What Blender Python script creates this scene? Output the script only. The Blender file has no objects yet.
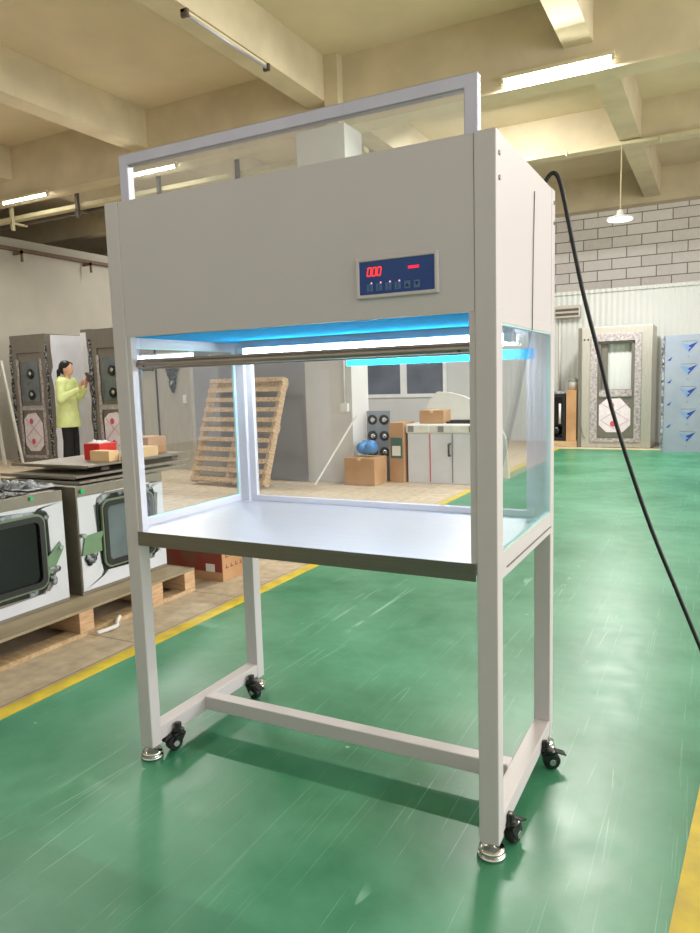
import bpy, math, random
from mathutils import Vector, Matrix, noise
random.seed(7)
S = bpy.context.scene
COL = S.collection
V = Vector

# ------------------------------------------------------------------ materials
def new_mat(name):
    m = bpy.data.materials.new(name); m.use_nodes = True
    nt = m.node_tree
    for n in list(nt.nodes):
        if n.type != 'OUTPUT_MATERIAL': nt.nodes.remove(n)
    out = [n for n in nt.nodes if n.type == 'OUTPUT_MATERIAL'][0]
    return m, nt, out
def N(nt, t, **kw):
    n = nt.nodes.new(t)
    for k, v in kw.items():
        if k in n.inputs: n.inputs[k].default_value = v
        else: setattr(n, k, v)
    return n
def c4(c): return (c[0], c[1], c[2], 1)
def srgb(r, g, b):
    f = lambda x: (x/255/12.92) if x/255 <= .04045 else ((x/255+.055)/1.055)**2.4
    return (f(r), f(g), f(b))
def coords(nt, scale=(1,1,1), rot=(0,0,0), kind='Object'):
    tc = N(nt, 'ShaderNodeTexCoord'); mp = N(nt, 'ShaderNodeMapping')
    mp.inputs['Scale'].default_value = scale; mp.inputs['Rotation'].default_value = rot
    nt.links.new(tc.outputs[kind], mp.inputs['Vector'])
    return mp.outputs['Vector']
def mat(name, col, rough=.5, metal=0, var=.06, scale=6, bump=0, coat=0, col2=None, stretch=(1,1,1), spec=.5, lo=.35, hi=.65):
    m, nt, out = new_mat(name)
    b = N(nt, 'ShaderNodeBsdfPrincipled')
    b.inputs['Roughness'].default_value = rough; b.inputs['Metallic'].default_value = metal
    b.inputs['Coat Weight'].default_value = coat; b.inputs['Specular IOR Level'].default_value = spec
    v = coords(nt, stretch)
    n = N(nt, 'ShaderNodeTexNoise'); n.inputs['Scale'].default_value = scale; n.inputs['Detail'].default_value = 5
    nt.links.new(v, n.inputs['Vector'])
    r = N(nt, 'ShaderNodeValToRGB')
    a = col2 if col2 else tuple(x*(1-var) for x in col)
    z = col if col2 else tuple(min(1, x*(1+var)) for x in col)
    r.color_ramp.elements[0].color = c4(a); r.color_ramp.elements[1].color = c4(z)
    r.color_ramp.elements[0].position = lo; r.color_ramp.elements[1].position = hi
    nt.links.new(n.outputs['Fac'], r.inputs['Fac']); nt.links.new(r.outputs['Color'], b.inputs['Base Color'])
    if bump:
        bp = N(nt, 'ShaderNodeBump'); bp.inputs['Strength'].default_value = bump; bp.inputs['Distance'].default_value = .01
        nt.links.new(n.outputs['Fac'], bp.inputs['Height']); nt.links.new(bp.outputs['Normal'], b.inputs['Normal'])
    nt.links.new(b.outputs[0], out.inputs['Surface'])
    return m
def emit(name, col, s):
    m, nt, out = new_mat(name); e = N(nt, 'ShaderNodeEmission')
    e.inputs['Color'].default_value = c4(col); e.inputs['Strength'].default_value = s
    nt.links.new(e.outputs[0], out.inputs['Surface']); return m
def glass(name, tint, refl=1.0, rough=.0, base=.0):
    m, nt, out = new_mat(name)
    t = N(nt, 'ShaderNodeBsdfTransparent'); t.inputs['Color'].default_value = c4(tint)
    g = N(nt, 'ShaderNodeBsdfGlossy'); g.inputs['Roughness'].default_value = rough
    f = N(nt, 'ShaderNodeLayerWeight'); pw = N(nt, 'ShaderNodeMath', operation='POWER'); pw.inputs[1].default_value = 5
    nt.links.new(f.outputs['Facing'], pw.inputs[0])
    mul = N(nt, 'ShaderNodeMath', operation='MULTIPLY_ADD'); mul.inputs[1].default_value = .9*refl; mul.inputs[2].default_value = .045*refl+base
    nt.links.new(pw.outputs[0], mul.inputs[0])
    mx = N(nt, 'ShaderNodeMixShader')
    nt.links.new(mul.outputs[0], mx.inputs[0]); nt.links.new(t.outputs[0], mx.inputs[1]); nt.links.new(g.outputs[0], mx.inputs[2])
    nt.links.new(mx.outputs[0], out.inputs['Surface']); return m

def floor_green():
    m, nt, out = new_mat('green_epoxy'); L = nt.links.new
    b = N(nt, 'ShaderNodeBsdfPrincipled')
    n1 = N(nt, 'ShaderNodeTexNoise'); n1.inputs['Scale'].default_value = 1.1; n1.inputs['Detail'].default_value = 7; n1.inputs['Roughness'].default_value = .62
    L(coords(nt), n1.inputs['Vector'])
    r = N(nt, 'ShaderNodeValToRGB')
    r.color_ramp.elements[0].color = c4(srgb(30, 116, 78)); r.color_ramp.elements[1].color = c4(srgb(82, 154, 120))
    r.color_ramp.elements[0].position = .36; r.color_ramp.elements[1].position = .68
    L(n1.outputs['Fac'], r.inputs['Fac'])
    cur = r.outputs['Color']
    # scratches: thin bright lines where stretched noise crosses its middle, broken up by a mask
    for k, (ang, sc, wdt) in enumerate([(.55, 1.3, .0019), (-.35, 1.0, .0017), (1.15, 1.6, .0019), (.2, .8, .0013), (2.2, 1.2, .0017)]):
        n = N(nt, 'ShaderNodeTexNoise'); n.inputs['Scale'].default_value = sc; n.inputs['Detail'].default_value = 0
        L(coords(nt, (4.5, .12, 1), (0, 0, ang+.11*k)), n.inputs['Vector'])
        s = N(nt, 'ShaderNodeMath', operation='SUBTRACT'); s.inputs[1].default_value = .5; L(n.outputs['Fac'], s.inputs[0])
        a = N(nt, 'ShaderNodeMath', operation='ABSOLUTE'); L(s.outputs[0], a.inputs[0])
        lt = N(nt, 'ShaderNodeMath', operation='LESS_THAN'); lt.inputs[1].default_value = wdt; L(a.outputs[0], lt.inputs[0])
        mk = N(nt, 'ShaderNodeTexNoise'); mk.inputs['Scale'].default_value = 2.3+k*.7; mk.inputs['Detail'].default_value = 3
        L(coords(nt, (1, 1, 1), (0, 0, k)), mk.inputs['Vector'])
        mr = N(nt, 'ShaderNodeMapRange'); mr.inputs['From Min'].default_value = .5; mr.inputs['From Max'].default_value = .62; mr.inputs['To Max'].default_value = .42
        L(mk.outputs['Fac'], mr.inputs['Value'])
        mm = N(nt, 'ShaderNodeMath', operation='MULTIPLY'); L(lt.outputs[0], mm.inputs[0]); L(mr.outputs[0], mm.inputs[1])
        mx = N(nt, 'ShaderNodeMixRGB'); mx.inputs['Color2'].default_value = c4(srgb(170, 215, 195))
        L(mm.outputs[0], mx.inputs['Fac']); L(cur, mx.inputs['Color1']); cur = mx.outputs['Color']
    # specks of chipped paint
    vo = N(nt, 'ShaderNodeTexVoronoi'); vo.inputs['Scale'].default_value = 3.2; L(coords(nt), vo.inputs['Vector'])
    lt = N(nt, 'ShaderNodeMath', operation='LESS_THAN'); lt.inputs[1].default_value = .03; L(vo.outputs['Distance'], lt.inputs[0])
    mx = N(nt, 'ShaderNodeMixRGB'); mx.inputs['Color2'].default_value = c4(srgb(190, 210, 190))
    h = N(nt, 'ShaderNodeMath', operation='MULTIPLY'); h.inputs[1].default_value = .5; L(lt.outputs[0], h.inputs[0])
    L(h.outputs[0], mx.inputs['Fac']); L(cur, mx.inputs['Color1'])
    L(mx.outputs['Color'], b.inputs['Base Color'])
    n2 = N(nt, 'ShaderNodeTexNoise'); n2.inputs['Scale'].default_value = 9; n2.inputs['Detail'].default_value = 6; L(coords(nt), n2.inputs['Vector'])
    rr = N(nt, 'ShaderNodeMapRange'); rr.inputs['To Min'].default_value = .25; rr.inputs['To Max'].default_value = .46; L(n2.outputs['Fac'], rr.inputs['Value'])
    L(rr.outputs[0], b.inputs['Roughness'])
    bp = N(nt, 'ShaderNodeBump'); bp.inputs['Strength'].default_value = .12; bp.inputs['Distance'].default_value = .01
    L(n2.outputs['Fac'], bp.inputs['Height']); L(bp.outputs[0], b.inputs['Normal'])
    b.inputs['Specular IOR Level'].default_value = .6
    L(b.outputs[0], out.inputs['Surface']); return m

def brick_mat(name, c1, c2, mortar, bw, rh, ms, axes='xz', bump=.3, rough=.85, offset=.5, noise_mix=.25):
    m, nt, out = new_mat(name); L = nt.links.new
    tc = N(nt, 'ShaderNodeTexCoord'); sp = N(nt, 'ShaderNodeSeparateXYZ'); cb = N(nt, 'ShaderNodeCombineXYZ')
    L(tc.outputs['Object'], sp.inputs[0])
    L(sp.outputs[axes[0].upper()], cb.inputs[0]); L(sp.outputs[axes[1].upper()], cb.inputs[1])
    br = N(nt, 'ShaderNodeTexBrick'); br.offset = offset
    br.inputs['Scale'].default_value = 1; br.inputs['Brick Width'].default_value = bw; br.inputs['Row Height'].default_value = rh
    br.inputs['Mortar Size'].default_value = ms; br.inputs['Mortar Smooth'].default_value = .2
    br.inputs['Color1'].default_value = c4(c1); br.inputs['Color2'].default_value = c4(c2); br.inputs['Mortar'].default_value = c4(mortar)
    L(cb.outputs[0], br.inputs['Vector'])
    n = N(nt, 'ShaderNodeTexNoise'); n.inputs['Scale'].default_value = 14; n.inputs['Detail'].default_value = 6; L(tc.outputs['Object'], n.inputs['Vector'])
    mx = N(nt, 'ShaderNodeMixRGB', blend_type='OVERLAY'); mx.inputs['Fac'].default_value = noise_mix
    L(br.outputs['Color'], mx.inputs['Color1']); L(n.outputs['Fac'], mx.inputs['Color2'])
    b = N(nt, 'ShaderNodeBsdfPrincipled'); b.inputs['Roughness'].default_value = rough
    L(mx.outputs['Color'], b.inputs['Base Color'])
    bp = N(nt, 'ShaderNodeBump'); bp.inputs['Strength'].default_value = bump; bp.inputs['Distance'].default_value = .01; bp.invert = True
    L(br.outputs['Fac'], bp.inputs['Height']); L(bp.outputs[0], b.inputs['Normal'])
    L(b.outputs[0], out.inputs['Surface']); return m

def ribbed():
    m, nt, out = new_mat('ribbed_panel'); L = nt.links.new
    b = N(nt, 'ShaderNodeBsdfPrincipled'); b.inputs['Base Color'].default_value = c4(srgb(206, 210, 206)); b.inputs['Roughness'].default_value = .4
    w = N(nt, 'ShaderNodeTexWave'); w.inputs['Scale'].default_value = 3.2; w.inputs['Distortion'].default_value = 0; w.wave_profile = 'SIN'
    L(coords(nt), w.inputs['Vector'])
    bp = N(nt, 'ShaderNodeBump'); bp.inputs['Strength'].default_value = .5; bp.inputs['Distance'].default_value = .02
    L(w.outputs['Fac'], bp.inputs['Height']); L(bp.outputs[0], b.inputs['Normal'])
    L(b.outputs[0], out.inputs['Surface']); return m

M = dict(
 green=floor_green(),
 tile=brick_mat('concrete_tiles', srgb(196,180,156), srgb(186,170,146), srgb(150,136,114), .8, .4, .006, 'yx', .15, .6, 0, .5),
 darkfloor=mat('bare_concrete', srgb(128,122,108), .7, var=.2, scale=3),
 beige=mat('beige_strip', srgb(205,190,155), .6),
 yellow=mat('yellow_line_paint', srgb(214,190,40), .5, var=.15, scale=12, col2=srgb(190,165,50)),
 ceil=mat('ceiling_plaster', srgb(214,201,172), .9, var=.05, scale=1.3, bump=.1),
 beam=mat('beam_plaster', srgb(206,193,164), .9, var=.08, scale=2.2, bump=.15),
 wallgrey=mat('grey_wall_paint', srgb(176,172,160), .8, var=.05, scale=1.5),
 wallpale=mat('pale_wall_paint', srgb(196,198,200), .8, var=.04, scale=1.5),
 column=mat('column_plaster', srgb(204,203,202), .85, var=.05, scale=2),
 wallmid=mat('mid_grey_wall', srgb(150,152,160), .7, var=.06, scale=1.2), filmblack=mat('black_torn_film', srgb(18,22,30), .2, col2=srgb(170,176,186), scale=9, bump=1, lo=.33, hi=.42),
 rust=mat('rusty_steel_angle', srgb(112,92,78), .7, var=.2, scale=20),
 ribbed=ribbed(),
 brick=brick_mat('aerated_block_wall', srgb(240,236,232), srgb(226,220,216), srgb(120,112,106), .54, .205, .009, 'xz', .4, .9, .5, .35),
 winframe=mat('white_window_frame', srgb(225,228,230), .4),
 winglass=mat('dim_window_glass', srgb(96,104,120), .08, var=.2, scale=2, spec=.8),
 white=mat('white_powder_coat', srgb(206,200,203), .42, var=.012, scale=3),
 steel=mat('brushed_stainless', srgb(178,176,170), .3, 1, var=.08, scale=4, stretch=(1,40,40)),
 steeltop=mat('worktop_stainless', srgb(215,215,222), .34, .75, var=.03, scale=4, stretch=(1,30,30)),
 fascia=mat('fascia_stainless', srgb(128,126,116), .38, .85, var=.06, scale=4, stretch=(1,40,40)),
 alu=mat('sash_aluminium', srgb(182,182,194), .35, .5, var=.04, scale=8),
 rail=mat('sash_rail_aluminium', srgb(160,150,142), .35, .8, var=.08, scale=8),
 chrome=mat('chrome', srgb(215,215,215), .12, 1, var=.02),
 black=mat('black_rubber', srgb(26,26,28), .45, var=.1),
 blackgloss=mat('black_nylon', srgb(18,18,20), .25, var=.1),
 film_blue=mat('blue_protective_film', srgb(40,175,240), .95, var=.05, spec=0),
 panel_blue=mat('blue_panel_face', srgb(24,66,140), .3, var=.03),
 button=mat('grey_blue_button', srgb(84,118,160), .4, var=.05),
 seal=mat('grey_seal', srgb(130,128,124), .6),
 led=emit('red_digit', (1,.05,.04), 1.6), led2=emit('red_bar', (1,.04,.07), 1.2), led3=emit('pink_dot', (1,.5,.6), 1.5),
 tube=emit('bench_tube_light', (.80,.92,1), 40), tubeR=emit('hall_tube_light', (1,.98,.88), 40),
 lampglow=emit('pendant_disc_glow', (1,.98,.92), 3),
 glass=glass('clear_glass', (.955,.975,.99), 1.0),
 glass_sash=glass('sash_glass', (.95,.965,.955), 1.2),
 glass_edge=mat('glass_edge', srgb(190,225,220), .2),
 glassdark=mat('dark_window_glass', srgb(10,10,11), .15, var=.3, scale=3, spec=.35),
 glassgrey=mat('grey_window_glass', srgb(96,104,110), .15, var=.25, scale=3, spec=.8),
 wood=mat('pine_wood', srgb(205,178,140), .7, col2=srgb(178,148,108), scale=5, stretch=(1,9,9)),
 woodold=mat('weathered_pine', srgb(206,184,156), .75, col2=srgb(170,140,110), scale=6, stretch=(9,1,9)),
 woodend=mat('pallet_block_wood', srgb(214,180,142), .75, col2=srgb(190,150,112), scale=10, stretch=(1,1,8)),
 ply=mat('plywood_deck', srgb(168,154,126), .7, col2=srgb(146,132,106), scale=2.5, stretch=(3,1,1)),
 plyedge=mat('plywood_edge', srgb(222,200,168), .7, var=.1),
 card=mat('cardboard', srgb(192,152,112), .8, col2=srgb(172,130,90), scale=3),
 cardred=mat('red_printed_cardboard', srgb(140,62,52), .7, col2=srgb(120,84,62), scale=5, lo=.42, hi=.52),
 cardpale=mat('pale_cardboard', srgb(226,192,146), .8, var=.05),
 label=mat('paper_label', srgb(225,225,215), .6), labelgreen=mat('green_label', srgb(50,90,80), .6),
 stain=mat('shower_stainless', srgb(132,126,118), .38, .55, var=.06, scale=5, stretch=(10,1,1)),
 stainlight=mat('pale_stainless', srgb(186,182,172), .38, .35, var=.06, scale=5, stretch=(10,1,1)),
 passmetal=mat('pass_box_stainless', srgb(134,128,116), .45, .3, var=.1, scale=6),
 filmwhite=mat('white_protective_film', srgb(214,216,224), .4, var=.04, scale=4, bump=.3),
 filmgrey=mat('crumpled_clear_film', srgb(170,176,184), .25, col2=srgb(60,64,70), scale=22, bump=.9),
 filmdark=mat('dark_crumpled_film', srgb(150,155,160), .2, col2=srgb(14,14,16), scale=30, bump=1, lo=.45, hi=.62),
 filmpink=mat('printed_film_base', srgb(226,214,220), .4, var=.06, scale=15, bump=.4),
 filmred=mat('printed_film_red', srgb(206,84,104), .5), filmline=mat('printed_film_lines', srgb(176,160,166), .5),
 tape=mat('printed_white_tape', srgb(188,182,182), .45, col2=srgb(138,128,130), scale=24),
 olive=mat('olive_film', srgb(112,126,98), .4, var=.12, scale=6),
 greenfilm=mat('green_bracket', srgb(110,142,110), .4, var=.1, scale=8),
 greendot=mat('green_button', srgb(20,190,110), .3),
 bluefilm=mat('pale_blue_film', srgb(146,156,170), .3, var=.06, scale=3),
 markdark=mat('dark_blue_mark', srgb(30,66,150), .4), marklight=mat('light_blue_mark', srgb(118,148,192), .4), markgrey=mat('grey_mark', srgb(112,122,130), .5),
 red=mat('red_plastic', srgb(205,34,34), .4), yellowtape=mat('yellow_tape', srgb(214,190,30), .4),
 bluebag=mat('blue_plastic_bag', srgb(70,130,190), .35, var=.25, scale=14, bump=.6),
 whitecloth=mat('white_cloth', srgb(225,225,225), .8, bump=.5), plasticwhite=mat('white_plastic', srgb(222,222,218), .45),
 creamsheet=mat('white_curved_sheet', srgb(214,214,208), .6, var=.03),
 cable=mat('black_cable_sheath', srgb(18,18,18), .45, var=.05),
 pvc=mat('cream_trunking', srgb(205,196,160), .6, var=.06), darksteel=mat('dark_hanger_steel', srgb(84,74,64), .6, var=.1),
 skin=mat('skin', srgb(206,160,132), .6, var=.04), hair=mat('black_hair', srgb(22,20,22), .5, var=.2, scale=30, stretch=(1,1,.2)),
 jacket=mat('lime_jacket_fabric', srgb(206,218,150), .75, var=.07, scale=9, bump=.7), trousers=mat('black_trousers', srgb(24,24,28), .85),
 phone=mat('brown_phone_case', srgb(80,56,50), .4), lid=mat('grey_green_lid', srgb(120,128,120), .5),
)

# ------------------------------------------------------------------ mesh builder
class MB:
    def __init__(s): s.v = []; s.f = []; s.m = []; s.sm = []
    def add(s, vs, fs, mi=0, smooth=False, T=None):
        o = len(s.v)
        s.v += [tuple(T @ V(p)) if T else tuple(p) for p in vs]
        s.f += [tuple(i+o for i in f) for f in fs]; s.m += [mi]*len(fs); s.sm += [smooth]*len(fs)
        return s
    def box(s, x0, x1, y0, y1, z0, z1, mi=0, T=None):
        x0, x1 = min(x0,x1), max(x0,x1); y0, y1 = min(y0,y1), max(y0,y1); z0, z1 = min(z0,z1), max(z0,z1)
        vs = [(x,y,z) for z in (z0,z1) for y in (y0,y1) for x in (x0,x1)]
        return s.add(vs, [(0,2,3,1),(4,5,7,6),(0,1,5,4),(2,6,7,3),(0,4,6,2),(1,3,7,5)], mi, False, T)
    def bar(s, p, q, w, h, mi=0, up=(0,0,1)):
        p, q = V(p), V(q); d = (q-p).normalized(); a = d.cross(V(up))
        if a.length < 1e-4: a = d.cross(V((1,0,0)))
        a.normalize(); b = a.cross(d).normalized()
        vs = [tuple(e + a*sx*w/2 + b*sz*h/2) for e in (p,q) for sx,sz in ((-1,-1),(1,-1),(1,1),(-1,1))]
        return s.add(vs, [(0,3,2,1),(4,5,6,7),(0,1,5,4),(1,2,6,5),(2,3,7,6),(3,0,4,7)], mi)
    def tube(s, path, r, n=10, mi=0, caps=True):
        path = [V(p) for p in path]; rs = r if isinstance(r, (list,tuple)) else [r]*len(path)
        vs = []; fs = []; ref = None
        for i, p in enumerate(path):
            d = (path[min(i+1,len(path)-1)] - path[max(i-1,0)]).normalized()
            if ref is None: ref = d.orthogonal().normalized()
            ref = (ref - d*ref.dot(d)).normalized(); b = d.cross(ref)
            vs += [tuple(p + (ref*math.cos(t)+b*math.sin(t))*rs[i]) for t in [2*math.pi*k/n for k in range(n)]]
        for i in range(len(path)-1):
            for k in range(n):
                a, b2 = i*n+k, i*n+(k+1)%n
                fs.append((a, b2, b2+n, a+n))
        s.add(vs, fs, mi, True)
        if caps:
            s.add(vs[:n], [tuple(range(n-1,-1,-1))], mi); s.add(vs[-n:], [tuple(range(n))], mi)
        return s
    def cyl(s, p, q, r, n=20, mi=0): return s.tube([p, q], r, n, mi)
    def lathe(s, c, prof, n=24, mi=0):      # profile of (r, z) about a vertical axis at c
        vs = []; fs = []
        for r, z in prof: vs += [(c[0]+r*math.cos(2*math.pi*k/n), c[1]+r*math.sin(2*math.pi*k/n), c[2]+z) for k in range(n)]
        for i in range(len(prof)-1):
            for k in range(n): fs.append((i*n+k, i*n+(k+1)%n, (i+1)*n+(k+1)%n, (i+1)*n+k))
        s.add(vs, fs, mi, True)
        s.add(vs[:n], [tuple(range(n-1,-1,-1))], mi, True); s.add(vs[-n:], [tuple(range(n))], mi, True)
        return s
    def prism(s, poly, axis, a0, a1, mi=0, T=None):   # poly in the other two axes, in order x,y,z
        def P(u, v, a): return {'x':(a,u,v),'y':(u,a,v),'z':(u,v,a)}[axis]
        n = len(poly); vs = [P(u,v,a0) for u,v in poly]+[P(u,v,a1) for u,v in poly]
        fs = [tuple(range(n)), tuple(range(2*n-1,n-1,-1))]+[(i,i+n,(i+1)%n+n,(i+1)%n) for i in range(n)]
        return s.add(vs, fs, mi, False, T)
    def ring(s, outer, inner, axis, a0, a1, mi=0):    # flat plate with a hole; loops have equal counts
        def P(u, v, a): return {'x':(a,u,v),'y':(u,a,v),'z':(u,v,a)}[axis]
        n = len(outer); vs = [P(*p,a) for a in (a0,a1) for L in (outer,inner) for p in L]; fs = []
        for i in range(n):
            j = (i+1) % n
            fs += [(i,j,n+j,n+i), (2*n+i,3*n+i,3*n+j,2*n+j), (i,2*n+i,2*n+j,j), (n+i,n+j,3*n+j,3*n+i)]
        return s.add(vs, fs, mi)
    def ball(s, c, r, mi=0, n=12, T=None):
        rx, ry, rz = r if isinstance(r,(tuple,list)) else (r,r,r); vs = []; fs = []; h = n//2
        for i in range(h+1):
            th = math.pi*i/h
            for k in range(n):
                ph = 2*math.pi*k/n
                vs.append((c[0]+rx*math.sin(th)*math.cos(ph), c[1]+ry*math.sin(th)*math.sin(ph), c[2]+rz*math.cos(th)))
        for i in range(h):
            for k in range(n): fs.append((i*n+k,(i+1)*n+k,(i+1)*n+(k+1)%n,i*n+(k+1)%n))
        return s.add(vs, fs, mi, True, T)
    def build(s, name, mats, parent=None, bevel=0, origin=None, **tags):
        me = bpy.data.meshes.new(name)
        root = parent
        while root is not None and root.parent is not None: root = root.parent
        o0 = V(origin) if origin is not None else (V(root['_o']) if root is not None else V((0,0,0)))
        me.from_pydata([tuple(V(p)-o0) for p in s.v], [], s.f)
        if not isinstance(mats, (list,tuple)): mats = [mats]
        for mm in mats: me.materials.append(mm if not isinstance(mm, str) else M[mm])
        me.polygons.foreach_set('material_index', s.m); me.polygons.foreach_set('use_smooth', s.sm)
        import bmesh
        bm = bmesh.new(); bm.from_mesh(me); bmesh.ops.remove_doubles(bm, verts=bm.verts, dist=1e-6)
        bmesh.ops.recalc_face_normals(bm, faces=bm.faces); bm.to_mesh(me); bm.free()
        ob = bpy.data.objects.new(name, me); COL.objects.link(ob)
        if parent is not None: ob.parent = parent
        else: ob.location = o0; ob['_o'] = tuple(o0)
        if bevel:
            b = ob.modifiers.new('bevel', 'BEVEL'); b.width = bevel; b.segments = 2; b.limit_method = 'ANGLE'; b.angle_limit = math.radians(40)
        for k, v in tags.items(): ob[k] = v
        return ob
def thing(name, label, cat, loc, group=None):
    o = bpy.data.objects.new(name, None); COL.objects.link(o); o.location = loc; o['_o'] = tuple(loc)
    o.empty_display_size = .05
    o['label'] = label; o['category'] = cat
    if group: o['group'] = group
    return o
def solo(mb, name, mats, label, cat, loc, group=None, bevel=0):
    o = mb.build(name, mats, None, bevel, loc); o['label'] = label; o['category'] = cat
    if group: o['group'] = group
    return o
def struct(mb, name, mats, **k):
    o = mb.build(name, mats); o['kind'] = 'structure'; return o
def B(*a): return MB().box(*a)
def rrect(x0, x1, y0, y1, r, n=5):
    pts = []
    for cx, cy, a in ((x1-r,y1-r,0),(x0+r,y1-r,90),(x0+r,y0+r,180),(x1-r,y0+r,270)):
        for k in range(n+1):
            t = math.radians(a+90*k/n); pts.append((cx+r*math.cos(t), cy+r*math.sin(t)))
    return pts
def square_loop(x0, x1, y0, y1, n=6):   # same vertex count/order as rrect with n-1
    cx, cy = (x0+x1)/2, (y0+y1)/2; pts = []
    for px, py, a in ((x1,y1,0),(x0,y1,90),(x0,y0,180),(x1,y0,270)):
        for k in range(n):
            pts.append((px, py))
    return pts
def jag(poly, amt):
    return [(x+random.uniform(-amt,amt), y+random.uniform(-amt,amt)) for x,y in poly]

# ------------------------------------------------------------------ setting
f = MB()
f.box(-15, -.78, -6, 13.6, -.1, 0, 1)
f.box(-.78, 3.0, -6, 10.62, -.1, 0, 0)
f.box(3.0, 9, -6, 13.6, -.1, 0, 1)
f.box(-.78, 3.0, 10.62, 10.86, -.1, 0, 2)
f.box(-.78, 3.0, 10.86, 13.6, -.1, 0, 3)
fl = struct(f, 'floor', ['green','tile','beige','darkfloor'])
struct(B(-.78, -.70, -6, 10.62, 0, .0015), 'trim_1', 'yellow')
struct(MB().prism([(1.535,-1.4),(1.66,.36),(1.85,2.9),(2.42,10.6),(2.54,10.6),(1.97,2.9),(1.80,.36),(1.68,-1.4)],'z',0,.0015), 'trim_2', 'yellow')

ZS = 5.0
struct(B(-15, 9, -6, 14, ZS, ZS+.15), 'ceiling', 'ceil')
GB = 4.22
struct(B(-15, 9, 6.08, 6.38, GB, ZS), 'trim_3', 'beam')                  # girder on the column
struct(B(-15, 9, 9.43, 9.70, 4.46, ZS), 'trim_4', 'beam')
struct(B(-15, 9, 2.35, 2.65, 4.46, ZS), 'trim_5', 'beam')
struct(B(-15, 9, 13.1, 13.4, 4.40, ZS), 'trim_6', 'beam')
k = 7
for x0 in (-8.43, -5.64, -2.78, .20, 3.08):
    b = MB()
    for y0, y1 in ((-6,2.35),(2.65,6.08),(6.38,9.43),(9.70,13.1)): dx = .13 if (x0 == .20 and y0 > 6) else 0; b.box(x0+dx, x0+.28+dx, y0, y1, 4.5, ZS)
    struct(b, 'trim_%d' % k, 'beam'); k += 1
# column
struct(B(-2.90, -2.25, 5.95, 6.40, 0, GB), 'trim_%d' % k, 'column'); k += 1
struct(B(-2.50, -2.32, 5.95, 6.08, GB, ZS), 'trim_%d' % k, 'beam'); k += 1
# far block wall, far ribbed partition, windows
struct(B(-15, 9, 13.4, 13.6, 0, ZS), 'wall_back', 'brick')
w = MB()
w.box(-1.7, 9, 12, 12.1, 0, 2.72); w.box(-1.7, 9, 11.96, 12.14, 2.70, 2.76)
struct(w, 'wall_partition', 'ribbed')
w = MB()
WX = [(-5.06,-4.20),(-4.12,-3.26)]
w.box(-9.9, -1.7, 12, 12.1, 0, .88); w.box(-9.9, -1.7, 12, 12.1, 2.1, 2.76); w.box(-9.9, -5.10, 12, 12.1, .88, 2.1); w.box(-3.22, -1.7, 12, 12.1, .88, 2.1)
struct(w, 'wall_window_side', 'wallpale')
for i, (a, b_) in enumerate(WX):
    r = MB().ring([(a-.04,.88),(b_+.04,.88),(b_+.04,2.1),(a-.04,2.1)], [(a+.03,.95),(b_-.03,.95),(b_-.03,2.04),(a+.03,2.04)], 'y', 11.97, 12.06)
    wo = r.build('window_%d' % (i+1), 'winframe'); wo['kind'] = 'structure'
    g = B(a+.03, b_-.03, 12.0, 12.015, .95, 2.04).build('pane', 'winglass', wo)
struct(B(-10.1, -9.9, 2, 12.1, 0, 3.80), 'wall_left', 'wallgrey')
tb = MB(); tb.box(-10.1, -9.86, 2, 12.1, 3.86, 4.02, 0); tb.box(-10.05, -9.80, 2, 12.1, 3.80, 3.86, 1)
for yy in (7.3, 8.9): tb.box(-9.86, -9.62, yy, yy+.03, 3.72, 3.78, 1); tb.box(-9.66, -9.62, yy, yy+.03, 3.58, 3.78, 1)
struct(tb, 'trim_%d' % k, ['wallgrey','rust']); k += 1
struct(B(-15.1, -14.9, -6, 13.6, 0, ZS), 'wall_far_left', 'wallgrey')
struct(B(-15, 9, -5.2, -5.05, 0, 2.9), 'wall_front_shield', 'wallpale')  # unseen wall added to shade the header, low so light passes over
struct(B(-4.68, -2.9, 5.95, 6.05, 0, 2.5), 'wall_middle', 'wallmid')
# conduit along the far beam
struct(MB().box(-6, 6, 9.36, 9.43, 4.43, 4.47).box(-.4,-.38,9.34,9.43,4.40,4.47).box(.86,.88,9.34,9.43,4.40,4.47), 'trim_%d' % k, 'pvc'); k += 1

# ------------------------------------------------------------------ the bench
W, D, H = 1.228, .654, 1.807
PW, PD = .053, .045
T0, ZH = .785, 1.399
bench = thing('clean_bench', 'white clean bench with lit glass chamber and steel worktop on green floor', 'workbench', (W/2, D/2, 0))
for x0 in (0, W-PW):
    for y0 in (0, D-PD):
        B(x0, x0+PW, y0, y0+PD, .044, H-.0 if y0 == 0 else H).build('post', 'white', bench, .003)
# upper box
hp = MB(); hp.box(PW+.001, W-PW-.001, .002, .016, ZH, H-.002)
header = hp.build('header_panel', 'white', bench, .0015)
for x0, x1 in ((0.002,.012),(W-.012,W-.002)):
    sp = MB(); sp.box(x0, x1, PD, D-PD, ZH-.012, H-.002)
    sp.build('side_panel', 'white', bench)
# bolts on the right side
for zz, yy in ((H-.05,.026),(H-.105,.026),(H-.04,D-.02),(H-.10,D-.02)):
    MB().cyl((W-.001,yy,zz),(W+.003,yy,zz),.006,10).build('bolt','steel',bench)
B(PW, W-PW, D-.02, D-.006, ZH-.03, H-.002).build('rear_panel', 'white', bench)
B(.004, W-.004, .10, D-.004, H-.012, H-.002).build('top_panel', 'white', bench)
# white trims between the posts and the openings
for x0, x1 in ((PW, PW+.016),(W-PW-.016, W-PW)):
    B(x0, x1, .004, .03, T0, ZH).build('front_trim', 'white', bench, .001)
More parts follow.
